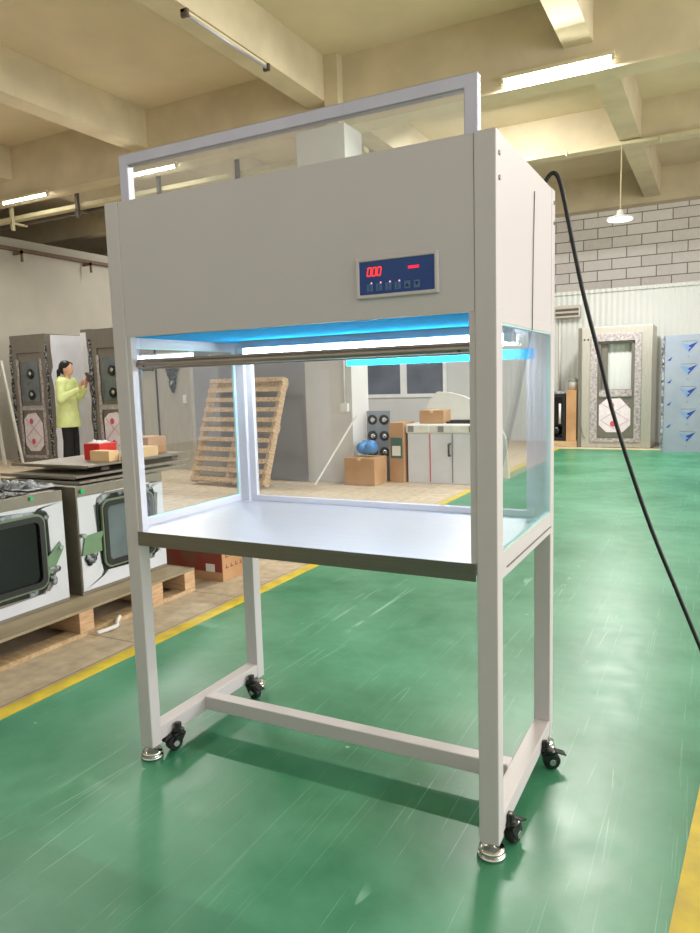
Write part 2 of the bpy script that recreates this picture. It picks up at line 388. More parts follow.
# filter sheet with blue film, in the chamber's roof
fm = MB(); fm.box(.014, W-.014, .07, D-.022, ZH+.004, ZH+.012)
fm.build('roof_panel', 'film_blue', bench)
lf = MB()
lf.box(.10, W-.10, .508, .575, ZH-.024, ZH-.018); lf.box(.10, W-.10, .525, .557, ZH-.018, ZH+.004)
fixture = lf.build('lamp_housing', 'white', bench, .003)
for yy in (.525,.557):
    MB().cyl((.125,yy,ZH-.040),(W-.125,yy,ZH-.040),.0125,16).build('lamp_tube','tube',fixture)
for x0 in (.10, W-.125):
    B(x0, x0+.025, .51, .572, ZH-.05, ZH-.022).build('lamp_socket','plasticwhite',fixture)
# side glazing: frame band, glass
for sx, x0, x1, gx in ((-1, 0.001, .014, .007), (1, W-.014, W-.001, W-.007)):
    o_ = [(PD,T0-.045),(D-PD,T0-.045),(D-PD,ZH),(PD,ZH)]
    i_ = [(PD+.006,T0+.022),(D-PD-.004,T0+.022),(D-PD-.004,ZH-.026),(PD+.006,ZH-.026)]
    MB().ring(o_, i_, 'x', x0, x1).build('side_frame', 'white', bench, .001)
    pn = B(gx-.003, gx+.003, PD+.005, D-PD-.003, T0+.021, ZH-.025).build('side_glass', 'glass', bench)
    MB().ring([(PD+.006,T0+.022),(D-PD-.004,T0+.022),(D-PD-.004,ZH-.026),(PD+.006,ZH-.026)],
              [(PD+.011,T0+.027),(D-PD-.009,T0+.027),(D-PD-.009,ZH-.031),(PD+.011,ZH-.031)], 'x', gx-.0045, gx+.0045).build('glass_gasket','glass_edge',pn)
    MB().bar((gx+.009*sx, .03+.05, T0-.022),(gx+.009*sx, D-.05, T0-.022), .003, .002).build('groove','seal',bench)
# vertical seam wire on the right side panel
MB().tube([(W,.38,H-.06),(W+.0005,.365,1.6),(W+.0005,.352,ZH-.03)], .0016, 6).build('seam','seal',bench)
# back glazing
MB().ring([(PW,T0),(W-PW,T0),(W-PW,ZH),(PW,ZH)],[(PW+.028,T0+.022),(W-PW-.028,T0+.022),(W-PW-.028,ZH-.02),(PW+.028,ZH-.02)],'y',D-.032,D-.012).build('rear_frame','white',bench,.002)
bg = B(PW+.02, W-PW-.02, D-.025, D-.019, T0+.02, ZH-.012).build('rear_glass','glass',bench)
B(.50, W-PW, D-.0345, D-.032, 1.298, 1.330).build('rear_blue_film','film_blue',bench)
# worktop with downturned front
wt = MB(); wt.box(.016, W-.016, .046, D-.034, T0-.03, T0); wt.box(PW+.001, W-PW-.001, -.002, .046, T0-.03, T0)
B_wt = wt.build('worktop', 'steeltop', bench)
B(PW+.001, W-PW-.001, -.005, -.0025, T0-.045, T0+.0005).build('worktop_front_edge', 'fascia', B_wt, .0008)
MB().ring([(PW,T0-.06),(W-PW,T0-.06),(W-PW,T0-.03),(PW,T0-.03)],[(PW+.001,T0-.059),(W-PW-.001,T0-.059),(W-PW-.001,T0-.031),(PW+.001,T0-.031)],'y',D-.03,D-.004)
B(PW, W-PW, D-.036, D-.006, T0-.06, T0).build('rear_rail','white',bench)
# lower frame
for x0 in (.001, W-PW+.001):
    B(x0, x0+PW-.002, PD-.001, D-PD+.001, .055, .105).build('bottom_rail','white',bench,.003)
B(PW-.002, W-PW+.002, .275, .325, .062, .112).build('stretcher','white',bench,.003)
# levelling feet
foot = None
def dup(o, parent=None, off=None):
    c = o.copy(); COL.objects.link(c); c.parent = parent
    if off is not None: c.location = V(o.location)+V(off)
    for ch in list(o.children): dup(ch, c)
    return c
fx, fy = .0265, .0225
foot = MB().lathe((fx,fy,0), [(.033,0),(.037,.003),(.037,.009),(.030,.012),(.026,.0125),(.034,.016),(.034,.023),(.022,.027),(.009,.028),(.009,.045)], 28).build('levelling_foot','chrome',bench)
for dx, dy in ((W-PW,0),(0,D-PD),(W-PW,D-PD)): dup(foot, bench, (dx,dy,0))
# casters: plate, fork, wheel, brake pedal
def caster(cx, cy, ang):
    f = MB()
    ca, sa = math.cos(ang), math.sin(ang)
    def P(a, b, z): return (cx + a*ca - b*sa, cy + a*sa + b*ca, z)
    f.lathe((cx,cy,.060),[(.020,0),(.022,.006),(.012,.012),(.012,.030)],16)
    for s in (-1,1): f.bar(P(-.006,s*.017,.058), P(.018,s*.017,.024), .005, .028)
    f.bar(P(-.018,0,.056), P(.026,0,.056), .039, .010)
    ob = f.build('caster','blackgloss',bench,.001)
    wl = MB(); wl.tube([P(.018,-.014,.0275),P(.018,-.011,.0275),P(.018,.011,.0275),P(.018,.014,.0275)],[.023,.0272,.0272,.023],20)
    w_ = wl.build('wheel','black',ob)
    MB().tube([P(.018,-.0205,.0275),P(.018,.0205,.0275)],.010,12).build('axle','chrome',ob)
    MB().bar(P(.030,0,.058),P(.062,0,.046),.030,.005).build('brake_pedal','blackgloss',ob,.001)
caster(.068, .110, math.radians(-110)); caster(W+.006, .085, math.radians(75))
caster(.070, .540, math.radians(-15)); caster(W+.010, .500, math.radians(30))
# sliding sash: aluminium frame rising above the header, grip rail below it
sx0, sx1, sy = .041, 1.176, .045
sash = MB().ring([(sx0,ZH+.06),(sx1,ZH+.06),(sx1,1.950),(sx0,1.950)],[(sx0+.034,ZH+.10),(sx1-.034,ZH+.10),(sx1-.034,1.916),(sx0+.034,1.916)],'y',sy-.014,sy+.014).build('sash_frame','alu',bench,.003)
B(sx0+.03, sx1-.03, sy-.003, sy+.003, 1.325, 1.92).build('sash_glass','glass_sash',sash)
rl = MB(); rl.box(PW+.006, W-PW-.006, sy-.012, sy+.012, 1.300, 1.331)
rl.tube([(PW+.006,sy-.014,1.314),(W-PW-.006,sy-.014,1.314)],.011,12)
rg = rl.build('sash_grip_rail','rail',sash,.003)
for xx in (.10, W-.10): MB().cyl((xx,sy-.0245,1.310),(xx,sy-.022,1.310),.004,10).build('screw','black',rg)
for xx in (.52,.75):
    MB().lathe((xx,sy+.016,1.80),[(.009,0),(.009,.02)],10).build('knob','chrome',sash)
# control panel
cp = MB().ring([(.866,1.450),(1.087,1.450),(1.087,1.550),(.866,1.550)],[(.875,1.459),(1.078,1.459),(1.078,1.541),(.875,1.541)],'y',-.010,.003).build('control_panel','white',bench,.0025)
B(.874,1.079,-.006,.003,1.458,1.542).build('display_face','panel_blue',cp)
SEG = 'abcdef'
dg = MB()
x = .897
for d in range(3):
    w_, h_, s_ = .0095, .020, .003
    def pt(u, v): return (x+u*w_+v*.003, 1.505+v*h_)
    for (a, b_) in (((0,0),(1,0)),((1,0),(1,.5)),((1,.5),(1,1)),((0,1),(1,1)),((0,.5),(0,1)),((0,0),(0,.5))):
        p, q = pt(*a), pt(*b_)
        dg.bar((p[0],-.0066,p[1]),(q[0],-.0066,q[1]),s_,.0012,0,(0,1,0)) if False else dg.bar((p[0],-.0066,p[1]),(q[0],-.0066,q[1]),.0012,s_,0,(q[1]-p[1],0,-(q[0]-p[0])))
    x += .0135
dg.build('digits','led',cp)
B(1.009,1.038,-.0068,-.006,1.5135,1.5205).build('indicator_bar','led2',cp)
for i in range(6):
    bx = .896+i*.0255
    bo = B(bx,bx+.016,-.0072,-.006,1.467,1.485).build('button','button',cp,.0006)
    if i < 4:
        MB().cyl((bx+.013,-.0080,1.487),(bx+.013,-.0070,1.487),.0021,8).build('indicator_dot','led3',bo)
        g = MB()
        for j in range(3): g.box(bx+.004,bx+.012,-.0075,-.0071,1.470+j*.005,1.4715+j*.005)
        g.box(bx+.0075,bx+.0085,-.0075,-.0071,1.469,1.483)
        g.build('button_symbol','panel_blue',bo)
    else:
        s = 1 if i == 4 else -1; c = 1.476
        MB().prism([(bx+.003,c-.005*s),(bx+.013,c-.005*s),(bx+.008,c+.005*s)],'y',-.0076,-.0071).build('button_arrow','black',bo)

# power cable
pth = [(1.17,.670,1.70),(1.18,.672,1.80),(1.197,.674,1.85),(1.216,.678,1.868),(1.232,.685,1.85),(1.246,.695,1.79),(1.262,.71,1.70),(1.296,.75,1.51),(1.345,.78,1.30),(1.384,.80,1.127),(1.44,.83,.93),(1.507,.86,.722),(1.585,.88,.52),(1.663,.90,.32),(1.73,.91,.15),(1.80,.93,.045),(1.95,.97,.009),(2.3,1.05,.008),(2.9,1.1,.008)]
def smooth(p, n=4):
    p = [V(q) for q in p]; out = []
    for i in range(len(p)-1):
        a, b, c, d = p[max(i-1,0)], p[i], p[i+1], p[min(i+2,len(p)-1)]
        for k in range(n):
            t = k/n
            out.append(.5*((2*b)+(c-a)*t+(2*a-5*b+4*c-d)*t*t+(3*b-a-3*c+d)*t**3))
    return out+[p[-1]]
solo(MB().tube(smooth(pth), .0068, 12), 'power_cable', 'cable', 'thick black cable looping from the bench top down to the green floor', 'cable', (1.9,.95,0))

# ------------------------------------------------------------------ hall lights
def tube_light(x0, x1, y, z, label, m='tubeR', axis='x'):
    if axis == 'x':
        t = thing('tube_light', label, 'ceiling light', ((x0+x1)/2, y, z), None)
        B(x0-.03,x1+.03,y-.03,y+.03,z+.02,z+.06).build('fixture_body','pvc',t,.004)
        MB().cyl((x0,y-.005,z),(x1,y-.005,z),.016,12).build('glowing_tube',m,t)
        for xx in (x0-.03,x1): B(xx,xx+.03,y-.022,y+.014,z-.02,z+.03).build('end_cap','pvc',t)
    return t
tube_light(-.40,.66,6.045,4.30,'glowing tube light under the girder to the right of the bench')
tube_light(-8.35,-7.37,6.045,4.17,'glowing tube light on the girder at the left edge of the photo')
tube_light(-5.80,-4.86,6.045,4.17,'glowing tube light on the girder, seen through the raised sash frame')
tube_light(4.4,5.6,6.045,4.30,'glowing tube light on the girder at the far right, outside the frame')
# unlit batten on beam
t = thing('tube_light', 'unlit slim batten light running along the ceiling beam at top', 'ceiling light', (-2.47,4.1,4.42))
B(-2.50,-2.455,3.45,4.72,4.42,4.45).build('fixture_body','pvc',t,.003)
MB().cyl((-2.452,3.50,4.405),(-2.452,4.67,4.405),.014,12).build('unlit_tube','alu',t)
for yy in (3.45,4.69): B(-2.50,-2.43,yy,yy+.03,4.385,4.45).build('end_cap','darksteel',t)
# lamps' own light comes from the tubes; pendant
t = thing('pendant_lamp', 'small round pendant lamp with white disc shade before the block wall', 'lamp', (.36,9.36,3.42))
MB().cyl((.36,9.36,3.52),(.365,9.38,4.44),.008,8).build('cord','pvc',t)
MB().lathe((.36,9.36,3.42),[(.185,0),(.180,.02),(.10,.045),(.05,.06),(.045,.11),(.03,.13)],24).build('lamp_shade','plasticwhite',t)
MB().lathe((.36,9.36,3.405),[(.165,0),(.172,.014)],24).build('glowing_disc','lampglow',t)
# cable tray with hangers
t = thing('cable_tray', 'long cream cable tray hanging under the ceiling at the left', 'cable tray', (-7.5,6.62,4.07))
B(-13.5,-2.3,6.56,6.70,4.07,4.13).build('tray','pvc',t)
B(-13.5,-2.3,6.74,6.78,4.02,4.08).build('conduit','darksteel',t)
for xx in (-8.80,-7.27,-5.6,-4.2):
    h = MB(); h.box(xx-.025,xx+.025,6.50,6.55,3.90,GB+.05 if False else 4.30); h.box(xx-.02,xx+.02,6.50,6.80,4.0,4.03)
    h.build('hanger','pvc' if xx < -8 else 'darksteel',t)

# ------------------------------------------------------------------ pallets
t = thing('floor_pallet', 'long low wooden pallet with plywood top carrying the two steel hatches', 'pallet', (-1.7,.6,0))
px1 = -1.12
B(-2.3,px1,-.62,1.62,.128,.142).build('deck_board',['ply'],t)
MB().box(px1,px1+.002,-.62,1.62,.128,.142)
for yy in (-.6,.02,.74,1.25,1.53):
    B(-2.3,px1-.002,yy,yy+.09,.022,.128).build('stringer','woodend',t)
for xx in (-1.222,-1.76,-2.3):
    B(xx,xx+.10,-.62,1.62,.0,.021).build('bottom_board','wood',t)
def leaning_pallet(loc, rx, rz, label, n=11, w=1.22, L=1.36):
    t = thing('slatted_pallet', label, 'pallet', (0,0,0), 'pallets leaning by the column')
    for xx in (-w/2, -.03, w/2-.05): B(xx,xx+.05,-.045,.045,0,L).build('stringer','woodold',t)
    for i in range(n):
        z = .01+i*(L-.07)/(n-1)
        for yy, nm in ((-.063,0),):
            B(-w/2,w/2,yy,yy+.017,z,z+.055).build('slat','woodold',t)
    for z in (.02,L/2,L-.12): B(-w/2,w/2,.046,.063,z,z+.09).build('back_slat','woodold',t)
    t.rotation_euler = (rx,0,rz); t.location = loc
    return t
leaning_pallet((-3.66,5.28,.03), math.radians(-20), math.radians(-6), 'pale slatted wooden pallet leaning on the wall beside the column')

# ------------------------------------------------------------------ the two steel hatches on the pallet
def pass_box(y0, y1, wy0, wy1, dark, label, grp):
    x0, x1, z0, z1 = -1.88, -1.30, .143, .73
    t = thing('pass_box', label, 'steel cabinet', (-1.6,(y0+y1)/2,.143), grp)
    body = MB(); body.box(x0,x1-.012,y0,y0+.012,z0,z1); body.box(x0,x1-.012,y1-.012,y1,z0,z1); body.box(x0,x1-.012,y0,y1,z0,z0+.02)
    body.box(x0,x1-.012,y0,y1,z1-.03,z1); body.box(x0,x0+.01,y0,y1,z0,z1)
    body.ring([(y0,z0),(y1,z0),(y1,z1),(y0,z1)],[(wy0,.26),(wy1,.26),(wy1,.63),(wy0,.63)],'x',x1-.02,x1-.004)
    body.build('body','passmetal',t,.002)
    # torn white film with ragged hole
    n = 6
    inner = rrect(wy0-.05,wy1+.05,.225,.665,.06,n-1)
    inner = jag(inner,.020)
    outer = []
    cx, cy = (wy0+wy1)/2, .445
    for (u,v) in rrect(wy0-.035,wy1+.035,.235,.655,.06,n-1):
        outer.append((min(max(cx+(u-cx)*3, y0+.006), y1-.006), min(max(cy+(v-cy)*3, z0+.02), z1-.055)))
    fm = MB().ring(outer, inner, 'x', x1-.003, x1)
    fm.build('protective_film','filmwhite',t)
    MB().ring(jag(rrect(wy0-.042,wy1+.040,.232,.655,.05),.012), rrect(wy0-.012,wy1+.012,.258,.632,.045), 'x', x1-.0035, x1-.0005).build('torn_film_edge','filmblack',t)
    dr = MB().ring(rrect(wy0-.016,wy1+.016,.254,.636,.05), rrect(wy0,wy1,.27,.62,.04), 'x', x1-.002, x1+.014).build('door_frame','olive',t,.002)
    MB().ring(rrect(wy0-.006,wy1+.006,.264,.626,.045), rrect(wy0+.022,wy1-.022,.292,.598,.03), 'x', x1+.002, x1+.018).build('gasket','black',dr)
    MB().prism(rrect(wy0,wy1,.27,.62,.04),'x',x1-.004,x1+.004).build('door_glass','glassdark' if dark else 'glassgrey',dr)
    return t, x1
t, X1 = pass_box(.06,.845,.17,.70,True,'steel pass box under white film with black window, nearer one on the pallet','pass boxes on the pallet')
MB().prism([(.712,.40),(.80,.47),(.815,.425),(.76,.345),(.735,.30),(.715,.30)],'x',X1+.001,X1+.010).build('latch_bracket','greenfilm',t,.001)
MB().cyl((X1,.80,.44),(X1+.02,.80,.44),.012,12).build('latch_knob','chrome',t)
c = MB()
for i in range(16):
    c.ball((X1+.006,.74+random.uniform(-.02,.04),.30+random.uniform(-.03,.05)),(.008,random.uniform(.01,.025),random.uniform(.008,.02)),0,8)
c.build('crumpled_film','filmdark',t)
MB().cyl((X1,.655,.715),(X1+.008,.655,.715),.010,12).build('green_button','greendot',t)
t, X1 = pass_box(.93,1.585,1.10,1.47,False,'steel pass box under white film with grey window, farther one on the pallet','pass boxes on the pallet')
MB().prism([(.935,.36),(1.07,.36),(1.07,.43),(1.10,.47),(.96,.46)],'x',X1+.001,X1+.012).build('latch_bracket','greenfilm',t,.001)
MB().cyl((X1,.945,.47),(X1+.03,.945,.47),.012,12).build('latch_knob','chrome',t)
c = MB()
for i in range(20):
    c.ball((X1+.006,1.0+random.uniform(-.03,.04),.32+random.uniform(-.03,.04)),(.008,random.uniform(.01,.025),random.uniform(.008,.025)),0,8)
c.build('crumpled_film','filmdark',t)
MB().cyl((X1,.965,.705),(X1+.012,.965,.705),.012,12).build('green_button','greendot',t)

def crumple(nx, ny, x0, x1, y0, y1, z, h, seed=0, mi=0, sc=9):
    m = MB(); vs = []; fs = []
    for j in range(ny+1):
        for i in range(nx+1):
            u, v = i/nx, j/ny
            p = V((x0+(x1-x0)*u, y0+(y1-y0)*v, 0))
            n = noise.noise(p*sc+V((seed,0,0))); n2 = noise.noise(p*sc*2.7+V((0,seed,3)))
            e = min(u,1-u,v,1-v)*6; e = min(1,e)
            vs.append((p.x+.01*n2, p.y+.01*n, z+.003+h*abs(n)*e+h*.6*abs(n2)*e))
    for j in range(ny):
        for i in range(nx):
            a = j*(nx+1)+i; fs.append((a,a+1,a+nx+2,a+nx+1))
    m.add(vs, fs, mi)
    return m
def crumple_obj(name, mats, label, cat, loc, **k):
    m = crumple(**k)
    o = solo(m, name, mats, label, cat, loc)
    s = o.modifiers.new('solid','SOLIDIFY'); s.thickness = .002
    return o
crumple_obj('crumpled_plastic', ['filmdark'], 'crumpled dark and clear plastic film lying on the nearer pass box', 'plastic film', (-1.6,.4,.732), nx=30, ny=34, x0=-1.86,x1=-1.36,y0=.08,y1=.70,z=.732,h=.05,seed=3,sc=11)
crumple_obj('crumpled_plastic', ['filmgrey'], 'light crumpled plastic film piled between the two pass boxes', 'plastic film', (-1.6,.8,.76), nx=20, ny=20, x0=-1.80,x1=-1.40,y0=.715,y1=.925,z=.735,h=.05,seed=9,sc=14)

# steel sheets stacked on and behind the farther box
def sheet(x0,x1,y0,y1,z,label,lip=.012,m='passmetal'):
    s = MB(); s.box(x0,x1,y0,y1,z,z+.008)
    s.box(x1-.004,x1,y0,y1,z-lip*0,z+.018); s.box(x0,x1,y0,y0+.004,z,z+.018)
    return solo(s,'steel_tray',m,label,'sheet metal',((x0+x1)/2,(y0+y1)/2,z),'steel sheets stacked on the pass box',.001)
sheet(-1.98,-1.34,.99,1.85,.7305,'steel sheet lying directly on the farther pass box, lowest of the stack')
sheet(-2.05,-1.42,1.04,1.98,.7505,'steel sheet in the middle of the stack on the farther pass box')
solo(B(-2.0,-1.5,1.30,1.36,.7695,.793),'spacer_bar','darksteel','dark bar lying between the two upper steel sheets','metal bar',(-1.75,1.33,.7695))
solo(B(-2.0,-1.5,1.9,1.96,.7695,.793),'spacer_bar','darksteel','dark bar under the far end of the top steel sheet','metal bar',(-1.75,2.03,.7695))
sheet(-2.12,-1.47,1.17,2.06,.7935,'topmost steel sheet of the stack, overhanging at the left')
ZT = .8025
def carton(name, x0,x1,y0,y1,z0,z1, mats, label, flaps=True, tape=True, group=None):
    t = thing(name, label, 'box', ((x0+x1)/2,(y0+y1)/2,z0), group)
    MB().box(x0,x1,y0,y1,z0,z1,0).build('carton_body',mats,t,.002)
    if tape: B((x0+x1)/2-.02,(x0+x1)/2+.02,y0-.001,y1+.001,z1-.03,z1+.001).build('packing_tape','cardpale',t)
    return t
t = carton('red_box',-1.86,-1.72,1.50,1.64,ZT,ZT+.10,'red','small red plastic box with white cloth on it, left on the steel sheets',tape=False)
cl = crumple(10,10,-1.84,-1.75,1.52,1.62,ZT+.10,.03,5,0,30)
o = solo(cl,'folded_cloth','whitecloth','small white cloth lying on top of the red box','cloth',(-1.8,1.57,ZT+.10)); o.modifiers.new('s','SOLIDIFY').thickness=.003
carton('small_carton',-1.72,-1.56,1.42,1.50,ZT,ZT+.065,'cardpale','small tan carton in front of the red box on the steel sheets',tape=False)
carton('small_carton',-1.64,-1.52,1.62,1.80,ZT,ZT+.065,'cardpale','small tan carton behind the yellow tape roll on the steel sheets',tape=False)
tr = MB().lathe((-1.53,1.52,ZT),[(.028,0),(.028,.045),(.019,.045),(.019,.002)],20)
solo(tr,'tape_roll','yellowtape','yellow roll of tape standing on the topmost steel sheet','tape roll',(-1.53,1.52,ZT))
carton('small_carton',-1.86,-1.66,1.86,2.03,ZT,ZT+.11,'card','brown carton at the far end of the steel sheets, seen through left glass')

# white bent plastic piece on the floor
solo(MB().tube(smooth([(-1.075,.80,.012),(-1.06,.86,.014),(-1.055,.915,.016),(-1.09,.95,.02),(-1.12,1.0,.03)]),[.010]*17 if False else .011,10),'plastic_strap','plasticwhite','bent white plastic piece lying on the floor beside the pallet','plastic scrap',(-1.07,.9,0))

# large printed carton beyond the pallet
t = thing('large_carton','brown carton with red printing on its near side, beyond the pallet end','box',(-1.28,1.97,0))
cb = MB(); cb.box(-1.55,-1.07,1.83,2.12,0,.36,0); cb.build('carton_body','card',t,.003)
B(-1.55,-1.072,1.826,1.83,.06,.355).build('printed_side','cardred',t)
B(-1.20,-1.13,1.823,1.826,.06,.11).build('paper_sticker','label',t)
pr_ = MB()
for i in range(3):
    for j in range(4): pr_.box(-1.0705,-1.069,1.86+j*.05,1.89+j*.05,.08+i*.07,.086+i*.07); pr_.box(-1.0705,-1.069,1.865+j*.05,1.871+j*.05,.08+i*.07,.105+i*.07)
pr_.build('printed_text','cardred',t)

# ------------------------------------------------------------------ air showers at the left
def print_panel(mb, x0, x1, z0, z1, y, flip=1):
    # white film with diamond lines and red marks; clipped corners
    c = .12*(x1-x0)/.5
    mb.prism([(x0+c,z0),(x1-c,z0),(x1,z0+c),(x1,z1-c*1.6),(x1-c*1.4,z1),(x0+c,z1-.02),(x0,z1-c),(x0,z0+c)],'y',y,y-.006*flip,0)
    w, h = x1-x0, z1-z0; yy = y-.008*flip
    def line(a,b_): mb.bar((a[0],yy,a[1]),(b_[0],yy,b_[1]),.004,.008,2,(0,0,1) if abs(a[0]-b_[0])>.01 else (1,0,0))
    cx = (x0+x1)/2
    line((x0+.03,z0+h*.35),(cx,z0+h*.1)); line((cx,z0+h*.1),(x1-.03,z0+h*.35)); line((x0+.03,z0+h*.35),(x1-.03,z0+h*.85)); line((x1-.03,z0+h*.35),(x0+.03,z0+h*.85))
    for (a,b_) in ((cx-.1*w,z0+h*.78),(cx-.05*w,z0+h*.25)):
        mb.add([(a+.045*math.cos(t_),yy-.002*flip,b_+.05*math.sin(t_)) for t_ in [2*math.pi*k/10 for k in range(10)]],[tuple(range(10))],1)
def air_shower(x0,x1,y0,y1,h,label,side_white=True,group='air shower cabinets against the left wall'):
    t = thing('air_shower',label,'cabinet',((x0+x1)/2,(y0+y1)/2,0),group)
    b = MB(); b.box(x0,x1,y0+.03,y1,.0,h)
    fr = MB().ring([(x0,0),(x1,0),(x1,h),(x0,h)],[(x0+.14,.12),(x1-.14,.12),(x1-.14,h-.30),(x0+.14,h-.30)],'y',y0,y0+.035)
    b.build('cabinet_body','stain',t,.004); fr.build('front_frame','stain',t,.003)
    dx0, dx1 = x0+.15, x1-.15
    d = B(dx0,dx1,y0+.012,y0+.034,.13,h-.31).build('door','stain',t,.002)
    B(dx0+.08,dx1-.08,y0+.004,y0+.014,h*.48,h-.44).build('door_window','glassgrey',d)
    # nozzles seen behind the window
    for zz in (h*.54,h*.70):
        nx_ = (dx0+dx1)/2+.02
        n = MB().tube([(nx_,y0+.004,zz),(nx_,y0-.008,zz),(nx_,y0-.016,zz),(nx_,y0-.018,zz)],[.085,.085,.06,.02],18).build('air_nozzle','blackgloss',d)
        MB().ball((nx_+.012,y0-.020,zz+.01),(.036,.012,.036)).build('nozzle_ball','chrome',n)
    B(dx0+.02,dx1-.04,y0+.002,y0+.014,h*.42,h*.455).build('tape_strip','tape',d)
    for xx in (dx0-.02,dx1-.02):
        s = MB(); pts = [(xx+random.uniform(-.012,.0),.15+i*(h-.55)/12) for i in range(13)]; pts2 = [(xx+.05+random.uniform(-.012,.012),.15+i*(h-.55)/12) for i in range(12,-1,-1)]
        s.prism(pts+pts2,'y',y0-.004,y0-.001); s.build('tape_strip','tape',t)
    B(dx0,dx1,y0-.004,y0-.001,.10,.15).build('tape_strip','tape',t)
    pm = MB(); print_panel(pm,dx0+.06,dx1-.07,.22,h*.40,y0+.006); pm.build('printed_film',['filmpink','filmred','filmline'],d)
    # ragged dark edges of torn film
    for xx in (x0-.012,x1-.02):
        p1 = [(xx+random.uniform(-.02,.012),.05+i*(h-.2)/18) for i in range(19)]; p2 = [(xx+.04+random.uniform(-.01,.02),.05+i*(h-.2)/18) for i in range(18,-1,-1)]
        MB().prism(p1+p2,'y',y0-.012,y0-.002).build('torn_film','filmdark',t)
    if side_white:
        p1 = [(y0+.10+random.uniform(-.03,.03),.03+i*(h-.05)/16) for i in range(17)]
        MB().prism(p1+[(y1-.12,h-.01),(y1-.14,.03)],'x',x1,x1+.004).build('white_film','filmwhite',t)
        p1 = [(y1-.12+random.uniform(-.02,.02),.03+i*(h-.05)/16) for i in range(17)]
        MB().prism(p1+[(y1-.01,h-.01),(y1-.01,.03)],'x',x1,x1+.005).build('torn_film','filmdark',t)
    return t
air_shower(-9.10,-8.22,6.5,7.5,2.18,'grey steel air shower cabinet with white side, left of the woman')
t = air_shower(-7.20,-6.35,6.5,7.5,2.18,'grey steel air shower cabinet right of the woman, partly behind bench post')
t = thing('wrapped_partition','narrow white and dark film covered steel panel standing right of the woman','panel',(-7.42,6.6,0))
B(-7.50,-7.26,6.60,6.66,0,2.20).build('panel_sheet','stain',t)
p1 = [(-7.50+random.uniform(-.012,.012),.05+i*2.1/18) for i in range(19)]; p2 = [(-7.36+random.uniform(-.02,.02),.05+i*2.1/18) for i in range(18,-1,-1)]
MB().prism(p1+p2,'y',6.59,6.598).build('white_film','filmwhite',t)
t = thing('wrapped_cabinet','grey wrapped cabinet with crumpled dark film, seen through left glass','cabinet',(-5.7,7.0,0))
B(-6.15,-5.20,6.5,7.3,0,2.1).build('cabinet_body','stainlight',t,.005)
for (ccx, ccz, sx_, sz_, sd) in ((-5.52,1.42,.36,.52,21),(-6.0,1.62,.3,.26,33)):
    pm = MB(); n = 26; vs = []; fs = []
    for j in range(n+1):
        for i in range(n+1):
            u, v = i/n-.5, j/n-.5
            sh = 1-(.9*(.5-v))*(1 if sd == 21 else .3)
            p = V((u*3, v*3, sd)); q = noise.noise(p*2.5)
            vs.append((ccx+u*sx_*sh+.03*q, 6.49-.05*abs(noise.noise(p*4)), ccz+v*sz_+.03*noise.noise(p*3+V((5,0,0)))))
    for j in range(n):
        for i in range(n):
            a = j*(n+1)+i; fs.append((a,a+1,a+n+2,a+n+1))
    pm.add(vs, fs); ob = pm.build('crumpled_film','filmblack',t); ob.modifiers.new('s','SOLIDIFY').thickness=.003
B(-5.86,-5.83,6.49,6.4995,.2,2.0).build('door_seam','black',t)
B(-5.32,-5.27,6.455,6.499,1.0,1.12).build('handle','plasticwhite',t)
# step ladder
t = thing('step_ladder','white folding step ladder standing at the left edge of the photo','ladder',(-8.9,6.0,0))
for yy, dz in ((5.75,-1),(6.25,1)):
    for xx in (-9.15,-8.68):
        MB().bar((xx,yy,0),(xx+(.08 if xx<-9 else -.05),6.0-.03*dz*-1,1.75),.05,.03).build('rail','plasticwhite',t)
for i in range(6):
    z = .25+i*.25; yy = 5.75+.25*z/1.75
    B(-9.13+z*.045,-8.70-z*.028,yy-.04,yy+.04,z,z+.03).build('step','plasticwhite',t)

# ------------------------------------------------------------------ the woman
def blob(name, mats, parent, caps, vox, subs=()):
    m = MB()
    for c in caps:
        if c[0] == 'e': m.ball(c[1], c[2], 0, 16)
        elif c[0] == 'l':
            i0 = len(m.v); m.lathe((0,0,0), c[1], 28)
            m.v[i0:] = [(c[2]+p[0], p[1]*c[3], p[2]) for p in m.v[i0:]]
        else:
            p, q, r0, r1 = V(c[1]), V(c[2]), c[3], c[4]
            n = 10; pts = []; rs = []
            d = (q-p).normalized()
            for k in range(5): a = math.pi/2*k/4; pts.append(p-d*r0*math.cos(a)); rs.append(max(r0*math.sin(a),r0*.05))
            for k in range(1,4): pts.append(p+(q-p)*k/4); rs.append(r0+(r1-r0)*k/4)
            for k in range(5): a = math.pi/2*k/4; pts.append(q+d*r1*math.sin(a)); rs.append(max(r1*math.cos(a),r1*.05))
            m.tube(pts, rs, 14)
    o = m.build(name, mats, parent)
    r = o.modifiers.new('remesh','REMESH'); r.mode = 'VOXEL'; r.voxel_size = vox; r.use_smooth_shade = True
    s = o.modifiers.new('smooth','SMOOTH'); s.iterations = 4; s.factor = .6
    return o
wm = thing('person','person in lime jacket and black trousers holding a phone up, facing the steel cabinet','person',(0,0,0))
